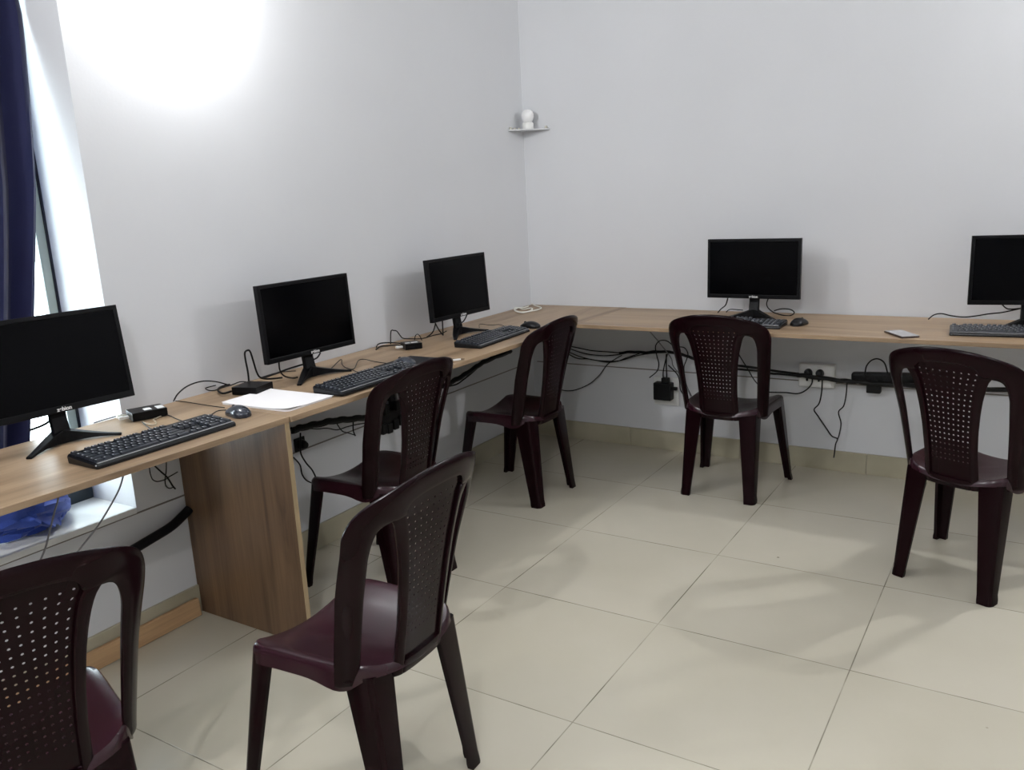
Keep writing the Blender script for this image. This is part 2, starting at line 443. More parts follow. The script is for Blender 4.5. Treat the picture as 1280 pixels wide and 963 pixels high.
def make_chair():
    root = thing('plastic_chair', 'x', 'chair')
    P = M['chair']
    # seat: rounded outline, dished top, rolled front and sides, skirt
    half = spline([(0, -.196), (.06, -.195), (.115, -.188), (.150, -.168), (.172, -.135), (.184, -.09), (.190, 0), (.194, .08), (.194, .125), (.184, .152), (.150, .163), (.08, .168), (0, .169)], 4)
    out = [tuple(p) for p in half] + [(-x, y) for x, y in half[-2:0:-1]]
    n = len(out); cx, cy = 0, -.01
    def ring(s, zf):
        r = []
        for x, y in out:
            X, Y = cx+(x-cx)*s, cy+(y-cy)*s
            r.append((X, Y, zf(X, Y, x, y)))
        return r
    def base(X, Y): return .393 + .046*(min(abs(X), .162)/.19)**2 - .008*max(0, (Y-.05)/.12)**2 + .010*max(0, (-Y-.08)/.12)**2
    def skirt(x, y):   # deeper under the stiles and at the corners
        return (.036 + .016*math.exp(-((y+.10)/.05)**2) + .006*(abs(x)/.19))*(1 if y > -.13 else .45+.55*max(0, (y+.20)/.07))
    rings = [ring(.02, lambda X, Y, x, y: base(X, Y)), ring(.3, lambda X, Y, x, y: base(X, Y)), ring(.6, lambda X, Y, x, y: base(X, Y)),
             ring(.82, lambda X, Y, x, y: base(X, Y)), ring(.93, lambda X, Y, x, y: base(X, Y)+.0015), ring(.975, lambda X, Y, x, y: base(X, Y)+.001),
             ring(1.0, lambda X, Y, x, y: base(X, Y)-.006), ring(1.008, lambda X, Y, x, y: base(X, Y)-.016),
             ring(1.015, lambda X, Y, x, y: base(X, Y)-skirt(x, y)), ring(.99, lambda X, Y, x, y: base(X, Y)-skirt(x, y)),
             ring(.975, lambda X, Y, x, y: base(X, Y)-.012), ring(.4, lambda X, Y, x, y: base(X, Y)-.009)]
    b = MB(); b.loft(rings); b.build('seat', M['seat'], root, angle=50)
    # back frame: stiles and arch
    o_r = spline([(.190, .385), (.196, .45), (.205, .55), (.216, .65), (.225, .73), (.226, .765), (.216, .797), (.194, .818), (.160, .833), (.105, .848), (.05, .855), (0, .857)], 4)
    i_r = spline([(.158, .385), (.160, .45), (.166, .55), (.172, .65), (.175, .71), (.166, .752), (.146, .769), (.1045, .7735), (.099, .787), (.085, .802), (.045, .809), (0, .810)], 4)
    o_f = o_r + [(-x, z) for x, z in o_r[-2::-1]]; i_f = i_r + [(-x, z) for x, z in i_r[-2::-1]]
    b = MB(); rows = []
    for (ox, oz), (ix, iz) in zip(o_f, i_f):
        row = []
        for k in range(7):
            s = k/6; X, Z = ox+(ix-ox)*s, oz+(iz-oz)*s
            p = list(back_pos(X, Z)); p[1] += .007*(abs(2*s-1)**3)*(1 if s < .5 else min(1, max(0, (abs(ix)-.125)/.03)))     # lips curl forward
            row.append(tuple(p))
        rows.append(row)
    b.loft(rows, closed=False, caps=False)
    # splat rim: two rails, foot and head bands round the perforated panel
    U = .76; zr = [.372, .40, .43, .46] + [.46+.285*(i+1)/16 for i in range(16)] + [.758, .7735]
    for s in (-1, 1):
        rows = []
        for z in zr:
            w = lerp(*W_SPLAT, z); row = []
            for k in range(5):
                q = k/4; u = s*(1-(1-U)*q)
                p = list(back_pos(u*w, z)); p[1] += .006*(1-q)**2*min(1, max(0, (.770-z)/.04))
                row.append(tuple(p))
            rows.append(row)
        b.loft(rows, closed=False, caps=False)
    def band(z0, z1, nz):
        rows = [[back_pos(u/8*U*lerp(*W_SPLAT, z), z) for u in range(-8, 9)] for z in [z0+(z1-z0)*i/nz for i in range(nz+1)]]
        b.loft(rows, closed=False, caps=False)
    band(.372, .405, 2)
    b.build('back_frame', P, root, solid=.012, bevel=.002, seg=2, angle=60)
    # perforated panel, nine columns by sixteen rows of real holes
    b = MB(); NC, NR = 9, 18; z0, z1 = .46, .788; hr = .0029
    def pt(u, z):
        w = lerp(*W_SPLAT, z)*U; p = list(back_pos(u*w, z)); p[1] += .003; return tuple(p)
    for r in range(NR):
        for c in range(NC):
            ua, ub = -1+2*c/NC, -1+2*(c+1)/NC; za, zb = z0+(z1-z0)*r/NR, z0+(z1-z0)*(r+1)/NR
            um, zm = (ua+ub)/2, (za+zb)/2
            O = [(ua, za), (um, za), (ub, za), (ub, zm), (ub, zb), (um, zb), (ua, zb), (ua, zm)]
            wm = lerp(*W_SPLAT, zm)*U
            I = [(um+hr*math.cos(a)/wm, zm+hr*math.sin(a)) for a in [PI*(5+2*k)/8*1.0 - PI/8*1 + 0 for k in range(0)]] or \
                [(um+hr*math.cos(-3*PI/4+k*PI/4)/wm, zm+hr*math.sin(-3*PI/4+k*PI/4)) for k in range(8)]
            vs = [pt(*q) for q in O] + [pt(*q) for q in I]
            b.add(vs, [(k, (k+1) % 8, 8+(k+1) % 8, 8+k) for k in range(8)])
    rows = [[pt(u/9, z) for u in range(-9, 10)] for z in (.40, .42, .44, .46)]
    b.loft(rows, closed=False, caps=False)
    rows = [[pt(u/9, z) for u in range(-9, 10)] for z in (.788, .80, .812)]
    b.loft(rows, closed=False, caps=False)
    for c in (0.30, .55, .80):   # fine vertical ribs
        for s in (-1, 1):
            pass
    o = b.build('back_panel', P, root, smooth=False, solid=.0022); o['label'] = 'perforated back panel'
    bm = bmesh.new(); bm.from_mesh(o.data); bmesh.ops.remove_doubles(bm, verts=bm.verts, dist=.0004); bm.to_mesh(o.data); bm.free()
    # legs: angled L sections, outer corner rounded, flared foot
    def leg(sx, rear):
        b = MB(); rings = []
        if rear: top, bot, a0, a1 = (.163, -.178), (.172, -.222), .078, .044
        else:    top, bot, a0, a1 = (.194, .152), (.226, .214), .062, .036
        sy = -1 if rear else 1
        for z, s in ((.402, 0), (.36, .1), (.30, .25), (.15, .62), (.03, .92), (.012, .96), (.0, 1.0)):
            x = top[0]+(bot[0]-top[0])*s; y = top[1]+(bot[1]-top[1])*s; a = a0+(a1-a0)*s; th = .011; e = 0
            if z < .02: e = .003
            q = .012
            prof = [(-a, 0-e), (-q, 0-e), (-q*.3-0, q*.3-e*.7), (0+e, q), (0+e, a), (-th-e, a), (-th-e, th+.006), (-th-.006, th+e), (-a, th+e)]
            rings.append([(sx*(x+px), y-sy*py if True else 0, z) for px, py in prof])
        b.loft(rings)
        return b.build('leg', P, root, angle=50)
    for sx in (-1, 1):
        leg(sx, True); leg(sx, False)
    return root

CH = [  # x, y, heading, label
    (.853, -3.452, 75.0, 'maroon plastic chair cut off by the bottom left corner of the photo'),
    (1.165, -2.806, 91.6, 'nearest full maroon plastic chair with a bright shine on its seat'),
    (.434, -1.891, 89.4, 'dark plastic chair tucked at the worktop just past the wooden panel'),
    (.421, -.885, 89.0, 'dark plastic chair in front of the third monitor near the corner'),
    (1.316, -.403, -1.0, 'dark plastic chair facing the back wall in front of the fourth monitor'),
    (2.355, -.931, -21.4, 'maroon plastic chair turned at an angle by the right edge'),
]
chair0 = make_chair()
for i, (x, y, a, lab) in enumerate(CH):
    if i == 0:
        c = chair0; c.location = (x, y, 0); c.rotation_euler = (0, 0, math.radians(a)); c['label'] = lab; c['group'] = 'plastic chairs at the worktops'
    else:
        dup(chair0, (x, y, 0), math.radians(a), lab, 'plastic chairs at the worktops')

# ------------------------------------------------------------------ monitors
MW, MH = .4335, .2765
def make_monitor():
    root = thing('monitor', 'x', 'monitor')
    return root
def fill_monitor(root, zb, tilt):
    """panel pivots about its lower edge; stand stays upright"""
    T = Matrix.Translation((0, 0, zb)) @ Matrix.Rotation(-tilt, 4, 'X')
    e, eb, d = .0125, .0185, .012
    b = MB()
    X, Z = MW/2, MH
    # front frame as a ring with the screen recess
    outer = [(-X, 0), (X, 0), (X, Z), (-X, Z)]; inner = [(-X+e, eb), (X-e, eb), (X-e, Z-e), (-X+e, Z-e)]
    vs = []
    for y, pts in ((0, outer), (0, inner), (.003, inner), (d+.010, outer), (d+.010, [(p[0]*.985, .006+p[1]*.96) for p in outer])):
        vs += [(x, y, z) for x, z in pts]
    fs = []
    for a, c in ((0, 4), (4, 8), (0, 12), (12, 16)):
        for i in range(4):
            j = (i+1) % 4; fs.append((a+i, a+j, c+j, c+i))
    fs.append((16, 17, 18, 19)); fs.append((8, 9, 10, 11))
    b.add(vs, fs, T)
    bz = b.build('bezel', M['bezel'], root, smooth=False, bevel=.0018)
    b = MB(); b.box((0, d+.024, .135), (.30, .030, .17), T @ Matrix.Translation((0, 0, 0)), taper=.9); b.build('rear_housing', M['bezel'], root, smooth=False, bevel=.004)
    b = MB(); b.box((0, .0026, eb+(Z-e-eb)/2), (MW-2*e-.0006, .0012, Z-e-eb-.0006), T); b.build('screen', M['screen'], root, smooth=False)
    cu = bpy.data.curves.new('logo', 'FONT'); cu.body = 'zebion'; cu.size = .0155; cu.extrude = .0003; cu.align_x = 'CENTER'; cu.offset = .0004
    tmp = bpy.data.objects.new('logo', cu); link(tmp); bpy.context.view_layer.update()
    me = bpy.data.meshes.new_from_object(tmp.evaluated_get(bpy.context.evaluated_depsgraph_get()))
    bpy.data.objects.remove(tmp); bpy.data.curves.remove(cu)
    me.name = 'logo'; me.materials.clear(); me.materials.append(M['logo'])
    o = bpy.data.objects.new('logo', me); link(o, bz)
    o.matrix_local = T @ Matrix.Translation((.006, -.0006, .0042)) @ Matrix.Rotation(PI/2, 4, 'X')
    o['label'] = 'small white lettering on the lower bezel'
    # neck
    b = MB()
    rings = []
    for z, y, w, t in ((.012, .030, .030, .012), (.04, .034, .023, .010), (.075, .040, .0225, .009), (zb+.07, .043, .024, .009)):
        rings.append([(-w, y-t, z), (w, y-t, z), (w, y+t, z), (-w, y+t, z)])
    b.loft(rings); b.build('neck', M['stand'], root, smooth=False, bevel=.003)
    for s in (-1, 1):
        b = MB(); rings = []
        for t in [i/8 for i in range(9)]:
            x = s*(.004+.128*t); y = .036-.085*t**1.15
            wd = .021*(1-t)+.0085*t; h0 = .0 if t > .93 or t < .12 else .006*math.sin(PI*t); h1 = .034*(1-t)**1.3+.007
            dx, dy = s*.128, -.085; l = math.hypot(dx, dy); nx, ny = -dy/l, dx/l
            if s < 0: nx, ny = -nx, -ny
            rings.append([(x-nx*wd, y-ny*wd, h0), (x+nx*wd, y+ny*wd, h0), (x+nx*wd*.8, y+ny*wd*.8, h1), (x-nx*wd*.8, y-ny*wd*.8, h1)])
        b.loft(rings); b.build('stand_leg', M['stand'], root, smooth=False, bevel=.0025)
    return root

MON = [  # x, y, heading, bottom height, tilt, label
    (.188, -2.885, 85.7, .867, 6.2, 'nearest black monitor, standing in front of the window'),
    (.233, -1.949, 88.2, .861, 2.6, 'second black monitor on the left worktop, behind the white paper'),
    (.232, -.995, 88.3, .860, 3.2, 'third black monitor on the left worktop, nearest the corner'),
    (1.347, -.230, -.1, .867, 1.5, 'black monitor on the back worktop with the mouse beside it'),
    (2.456, -.250, 8.6, .870, .4, 'black monitor at the right edge of the photo'),
]
for x, y, a, zb, tl, lab in MON:
    m = make_monitor(); fill_monitor(m, zb-DESK, math.radians(tl))
    m.location = (x, y, DESK); m.rotation_euler = (0, 0, math.radians(a)); m['label'] = lab; m['group'] = 'monitors on the worktops'

# ------------------------------------------------------------------ keyboards
KW, KD = .445, .138
def key_mesh(w, h):
    b = MB(); g = .0014; X, Y = w/2-g, h/2-g
    b.loft([[(-X, -Y, 0), (X, -Y, 0), (X, Y, 0), (-X, Y, 0)], [(-X+.0018, -Y+.0022, .0065), (X-.0018, -Y+.0022, .0065), (X-.0018, Y-.0012, .0065), (-X+.0018, Y-.0012, .0065)]])
    lx = -X+.0052
    b.add([(lx-.0018, Y-.0075, .0067), (lx+.0016, Y-.0075, .0067), (lx+.0016, Y-.0036, .0067), (lx-.0018, Y-.0036, .0067)], [(0, 1, 2, 3)], None, 1)
    o = b.build('key', [M['key'], M['legend']], None, smooth=False)
    me = o.data; bpy.data.objects.remove(o); return me
def make_keyboard():
    root = thing('keyboard', 'x', 'keyboard')
    b = MB()
    side = [(-KD/2, .0), (-KD/2, .009), (-KD/2+.006, .0135), (-KD/2+.016, .0148), (KD/2-.004, .0245), (KD/2, .022), (KD/2-.003, .0)]
    rings = []
    for x, s in ((-KW/2, .93), (-KW/2+.006, 1), (KW/2-.006, 1), (KW/2, .93)):
        rings.append([(x, y*s if abs(s-1) > 1e-6 else y, max(0, z*(1 if s == 1 else .86))) for y, z in side])
    b.loft(rings); b.build('body', M['kbody'], root, smooth=False, bevel=.002)
    b = MB(); b.box((0, -KD/2+.0105, .01465), (KW-.014, .0098, .0010), Matrix.Identity(4)); o = b.build('front_reflection', M['strip'], root, smooth=False); o['label'] = 'grey strip painted as a reflection along the front edge'
    u = .019; x0 = -.2165; top = KD/2-.012; slope = math.atan2(.0245-.0148, KD-.02)
    cache = {}
    def put(xl, row, w, h=1.0):
        key = (round(w, 3), h)
        if key not in cache: cache[key] = key_mesh(w*u, h*u)
        yb = top-(row+ (.0 if row else -.25))*u*1.02-.5*u*h
        o = bpy.data.objects.new('key', cache[key]); link(o, root)
        y = yb
        o.location = (x0+(xl+w/2)*u, y, .0148+(y+KD/2-.016)*math.tan(slope)+.0002)
        o.rotation_euler = (slope, 0, 0)
    rows = [[1, -1]+[1]*4+[-.5]+[1]*4+[-.5]+[1]*4, [1]*13+[2], [1.5]+[1]*12+[1.5], [1.75]+[1]*11+[2.25], [2.25]+[1]*10+[2.75], [1.25, 1.25, 1.25, 6.25, 1.5, 1.5, 2]]
    for r, ws in enumerate(rows):
        x = 0
        for w in ws:
            if w > 0: put(x, r, w)
            x += abs(w)
    for r, ks in ((1, (0, 1, 2)), (2, (0, 1, 2)), (4, (1,)), (5, (0, 1, 2))):
        for k in ks: put(15.35+k, r, 1)
    for r, ks in ((1, (0, 1, 2, 3)), (2, (0, 1, 2)), (3, (0, 1, 2)), (4, (0, 1, 2))):
        for k in ks: put(18.7+k, r, 1)
    put(21.7, 2, 1, 2.0); put(21.7, 4, 1, 2.0); put(18.7, 5, 2); put(20.7, 5, 1)
    return root
KB = [
    (.434, -2.772, 90.0, 'black keyboard in front of the nearest monitor'),
    (.490, -1.937, 90.0, 'black keyboard beside the white paper, in front of the second monitor'),
    (.436, -1.058, 93.0, 'black keyboard in front of the third monitor near the corner'),
    (1.324, -.425, 0.0, 'black keyboard half hidden behind the chair at the back wall'),
    (2.415, -.385, 5.0, 'black keyboard at the right edge near the phone'),
]
kb0 = make_keyboard()
for i, (x, y, a, lab) in enumerate(KB):
    k = kb0 if i == 0 else dup(kb0)
    k.location = (x, y, DESK + (.0031 if i == 1 else 0)); k.rotation_euler = (0, 0, math.radians(a)); k['label'] = lab; k['group'] = 'keyboards on the worktops'

# ------------------------------------------------------------------ mice and pad
def make_mouse(mat):
    root = thing('mouse', 'x', 'mouse')
    b = MB(); rings = []
    for t in [i/14 for i in range(15)]:
        y = -.054+.108*t
        w = .0315*(max(0, 1-abs(2*t-1)**3.2))**.5*(1-.10*math.sin(PI*t)) + .0006
        h = .0345*(max(0, math.sin(PI*(t*.86+.07))))**.75*(1-.22*t)
        ring = []
        for i in range(17):
            a = PI*i/16; ring.append((w*math.cos(a)*(1.0+.10*math.sin(a)), y, .002+h*math.sin(a)**.8))
        ring.append((-w*.9, y, .0)); ring.append((w*.9, y, .0))
        rings.append(ring)
    b.loft(rings); mbody = b.build('body', mat, root, angle=60)
    b = MB(); b.lathe([(.0001, -.003), (.0075, -.003), (.0085, -.001), (.0085, .001), (.0075, .003), (.0001, .003)], 16, Matrix.Translation((0, .026, .0225)) @ Matrix.Rotation(PI/2, 4, 'Y'))
    b.build('scroll_wheel', M['black'], root)
    return root
mo = make_mouse(M['mouse']); mo.location = (.405, -2.462, DESK); mo.rotation_euler = (0, 0, math.radians(76))
mo['label'] = 'shiny dark grey mouse beside the nearest keyboard, by the white paper'; mo['group'] = 'mice on the worktops'
m2 = dup(mo, (.425, -1.668, DESK+.003), math.radians(80), 'shiny dark mouse on the black pad behind the second keyboard')
mb = make_mouse(M['mouse_black']); mb.location = (.435, -.735, DESK); mb.rotation_euler = (0, 0, math.radians(90))
mb['label'] = 'black mouse past the far end of the third keyboard'; mb['group'] = 'mice on the worktops'
m4 = dup(mb, (1.594, -.350, DESK), math.radians(-12), 'black mouse beside the fourth monitor on the back worktop')
b = MB(); b.box((0, 0, .0015), (.235, .235, .003))
pad = b.build('mouse_pad', M['pad'], None, smooth=False, bevel=.001); pad.location = (.44, -1.618, DESK); pad.rotation_euler = (0, 0, math.radians(1))
tag(pad, 'thin black mouse pad at the end of the second keyboard', 'mouse pad')

# ------------------------------------------------------------------ small things on the worktops
# paper pad
note = thing('notepad', 'white sheets of paper lying by the edge of the left worktop', 'paper', (.377, -2.274, DESK), math.radians(1.5))
b = MB()
def sheet(w, d, r=.02, n=6):
    pts = []
    for cx, cy, a0, rr in ((w/2, d/2, 0, .003), (-w/2, d/2, PI/2, .003), (-w/2, -d/2, PI, .003), (w/2, -d/2, 1.5*PI, r)):
        sx, sy = (1 if cx > 0 else -1), (1 if cy > 0 else -1)
        for k in range(n+1):
            a = a0+PI/2*k/n; pts.append((cx-sx*rr+rr*math.cos(a), cy-sy*rr+rr*math.sin(a)))
    return pts
b.prism(sheet(.298, .206), 0, .0052); b.build('pages', M['paper'], note, smooth=False)
b = MB(); rows = []
for i in range(13):
    x = -.151+.302*i/12; row = []
    for j in range(9):
        y = -.105+.210*j/8
        z = .0056 + .007*max(0, (x-.05)/.1)**2*max(0, (-y-.02)/.085) + .002*max(0, (-x-.1)/.05)
        row.append((x, y, z))
    rows.append(row)
b.loft(rows, closed=False, caps=False); b.build('cover_sheet', M['paper'], note, solid=.0006, angle=60)
# computer boxes
def comp_box(label, loc, rz, size, stickers, usb, led=False):
    root = thing('computer_box', label, 'computer box', loc, rz, 'small computer boxes on the left worktop')
    x, y, z = size
    b = MB(); b.box((0, 0, z/2+.002), (x, y, z)); b.box((0, 0, z*.5+.002), (x*1.012, y*1.012, z*.12)); b.build('case', M['bezel'], root, smooth=False, bevel=.002)
    for sx, sy, w, d in stickers:
        s = MB(); s.box((sx*x, sy*y, z+.0024), (w, d, .0008)); s.build('sticker', M['sticker'], root, smooth=False)
    for px, py, dx, dy in usb:
        s = MB(); s.box((px*x+dx*.012, py*y+dy*.012, z*.45+.002), (.016 if dx else .013, .016 if dy else .013, .008)); s.box((px*x+dx*.026, py*y+dy*.026, z*.45+.002), (.014 if dx else .015, .014 if dy else .015, .010))
        s.build('plug', M['wplastic'] if usb.index((px, py, dx, dy)) % 2 == 0 else M['metal'], root, smooth=False, bevel=.0015)
    return root
comp_box('small black computer box with two white stickers under the window edge', (.132, -2.592, DESK), math.radians(-20), (.080, .105, .026), [(.12, .0, .028, .022), (.12, .36, .040, .022)], [(.1, -.5, 0, -1), (-.25, -.5, 0, -1)])
comp_box('flat black computer box without stickers behind the white paper', (.192, -2.217, DESK), math.radians(14), (.100, .100, .027), [], [])
comp_box('small black computer box with a pale plug left of the third monitor', (.205, -1.352, DESK), math.radians(-35), (.080, .075, .024), [(.1, .15, .018, .028), (.1, -.25, .016, .02)], [(.1, -.5, 0, -1)])
# phone
ph = thing('phone', 'smartphone lying face up near the edge of the back worktop', 'phone', (2.032, -.500, DESK), math.radians(34))
b = MB(); b.prism(sheet(.074, .154, .010), 0, .0078); b.build('body', M['phone'], ph, smooth=False, bevel=.002)
b = MB(); b.prism(sheet(.069, .149, .008), .0079, .0083); b.build('screen', M['phone_glass'], ph, smooth=False)
for k in (-.02, .0, .03):
    b = MB(); b.box((.0372, k, .004), (.0015, .012 if k < .02 else .02, .003)); b.build('side_button', M['wplastic'], ph, smooth=False)
# pen
pe = thing('pen', 'pen with a white end poking out behind the second chair', 'pen', (.556, -1.567, DESK+.0079), math.radians(54.5))
R_ = Matrix.Rotation(PI/2, 4, 'Y')
b = MB(); b.lathe([(.0042, -.07), (.0042, .045), (.003, .055)], 12, R_); b.build('barrel', M['pen'], pe)
b = MB(); b.lathe([(.0032, .0552), (.0022, .066), (.0008, .072)], 12, R_); b.build('tip', M['pen_tip'], pe)

# corner shelf with a white bulb-shaped device
sh = thing('corner_shelf', 'tiny corner shelf plate high up where the walls meet', 'shelf', (0, 0, 1.728))
b = MB(); b.prism([(.004, -.004), (.170, -.004), (.168, -.018), (.020, -.163), (.006, -.165)], 0, .006); b.build('plate', M['shelf_glass'], sh, smooth=False, bevel=.001)
for P_, ax in (((.150, -.009, .013), 0), ((.010, -.145, .013), 1), ((.012, -.11, .010), 1), ((.016, -.07, .010), 1)):
    b = MB(); b.box(P_, (.012, .012, .014)); b.build('clip', M['metal'], sh, smooth=False, bevel=.002)
bl = thing('bulb', 'white round-topped bulb standing on the corner shelf', 'bulb', (.068, -.060, 1.7345))
b = MB(); b.lathe([(.030, 0), (.031, .004), (.030, .030), (.026, .036), (.021, .038)], 24); b.build('base', M['wplastic'], bl)
b = MB(); b.lathe([(.021, .038), (.028, .047), (.033, .062), (.033, .075), (.028, .090), (.017, .100), (.0005, .103)], 24); b.build('globe', M['bulb'], bl)

# ------------------------------------------------------------------ electrics under the worktops
so = thing('wall_socket', 'white wall socket box with two black plugs on the back wall', 'wall socket', (1.606, -.001, .475))
b = MB(); b.box((0, -.021, 0), (.166, .042, .112)); b.build('box', M['wplastic'], so, smooth=False, bevel=.004)
b = MB(); b.box((0, -.0435, 0), (.150, .003, .098)); b.build('face_plate', M['wplastic'], so, smooth=False, bevel=.001)
for x in (-.036, .018):
    p = thing('power_plug', 'left black plug in the white wall socket' if x < 0 else 'right black plug in the white wall socket', 'plug', (1.606+x, -.046, .492), 0, 'plugs in the wall socket')
    b = MB(); b.lathe([(.019, 0), (.019, .012), (.014, .028), (.006, .032)], 20, Matrix.Rotation(PI/2, 4, 'X')); pb = b.build('body', M['black'], p)
    b = MB(); b.tube([(0, -.022, -.004), (0, -.026, -.02), (0, -.024, -.036)], .005); b.build('strain_relief', M['black'], p)
s2 = thing('wall_socket', 'white wall socket plate behind the square black adapter', 'wall socket', (.828, -.001, .328))
b = MB(); b.box((0, -.005, 0), (.140, .010, .155)); b.build('face_plate', M['wplastic'], s2, smooth=False, bevel=.003)
ad = thing('power_adapter', 'square black power adapter plugged in low on the back wall', 'adapter', (.825, -.012, .336))
b = MB(); b.box((0, -.030, 0), (.098, .052, .094)); b.build('case', M['black'], ad, smooth=False, bevel=.005)
b = MB(); b.box((.012, -.03, .060), (.040, .030, .028)); b.build('top_plug', M['black'], ad, smooth=False, bevel=.004)
b = MB(); b.box((.062, -.03, .018), (.030, .02, .018)); b.build('side_plug', M['black'], ad, smooth=False, bevel=.004)
ex = thing('extension_board', 'long black extension board fixed to the back wall behind the angled chair', 'extension board', (1.975, -.034, .493), 0)
b = MB(); b.box((0, 0, 0), (.42, .045, .046), Matrix.Rotation(math.radians(-3.0), 4, 'Y')); b.build('case', M['black'], ex, smooth=False, bevel=.010)
for x in (-.12, -.05, .02, .09):
    b = MB(); b.box((x, -.0235, .0), (.036, .002, .030), Matrix.Rotation(math.radians(-3.0), 4, 'Y')); b.build('outlet', M['dark'], ex, smooth=False, bevel=.001)
ba = thing('plug_adapter', 'small black plug block hanging under the extension board', 'adapter', (1.868, -.055, .443))
b = MB(); b.box((0, 0, 0), (.062, .04, .050)); b.build('case', M['black'], ba, smooth=False, bevel=.005)
b = MB(); b.box((0, 0, .030), (.030, .024, .016)); b.build('pins', M['dark'], ba, smooth=False)
lp = thing('power_plug', 'black plug in the left wall right of the wooden panel', 'plug', (.0192, -1.877, .466))
Rx = Matrix.Rotation(PI/2, 4, 'Y')
b = MB(); b.lathe([(.022, 0), (.022, .010), (.018, .030), (.012, .042), (.004, .044)], 20, Rx); b.build('body', M['black'], lp)
b = MB(); b.box((.004, 0, 0), (.008, .056, .056)); b.build('face_plate', M['dark'], lp, smooth=False, bevel=.003)
es = thing('extension_board', 'black extension board loaded with plugs under the left worktop', 'extension board', (.045, -1.34, .455))
b = MB(); b.box((0, 0, .0), (.05, .24, .055)); b.build('case', M['black'], es, smooth=False, bevel=.006)
for y, z, sx in ((-.085, -.042, .05), (-.045, -.048, .045), (-.005, -.040, .05), (.035, -.030, .05), (-.06, .040, .05), (0.02, .042, .05)):
    b = MB(); b.box((.012, y, z), (sx, .033, .048)); b.build('plug', M['black'], es, smooth=False, bevel=.005)
ga = thing('power_adapter', 'dull grey adapter under the left worktop seen through the second chair', 'adapter', (.046, -1.293, .548))
b = MB(); b.box((0, 0, 0), (.05, .050, .064)); b.build('case', M['grey'], ga, smooth=False, bevel=.004)
b = MB(); b.box((0, -.045, 0), (.04, .030, .055)); b.build('plug', M['dark'], ga, smooth=False, bevel=.004)
b = MB(); b.tube(spline([(.050, -2.4335, .392), (.052, -2.46, .380), (.062, -2.52, .362), (.066, -2.60, .350), (.066, -2.72, .333), (.058, -2.86, .325), (.05, -3.0, .33), (.048, -3.2, .34)], 6), .016, 12)
tag(b.build('hose', M['hose'], None, angle=60), 'thick black hose sagging along the left wall below the window', 'hose')

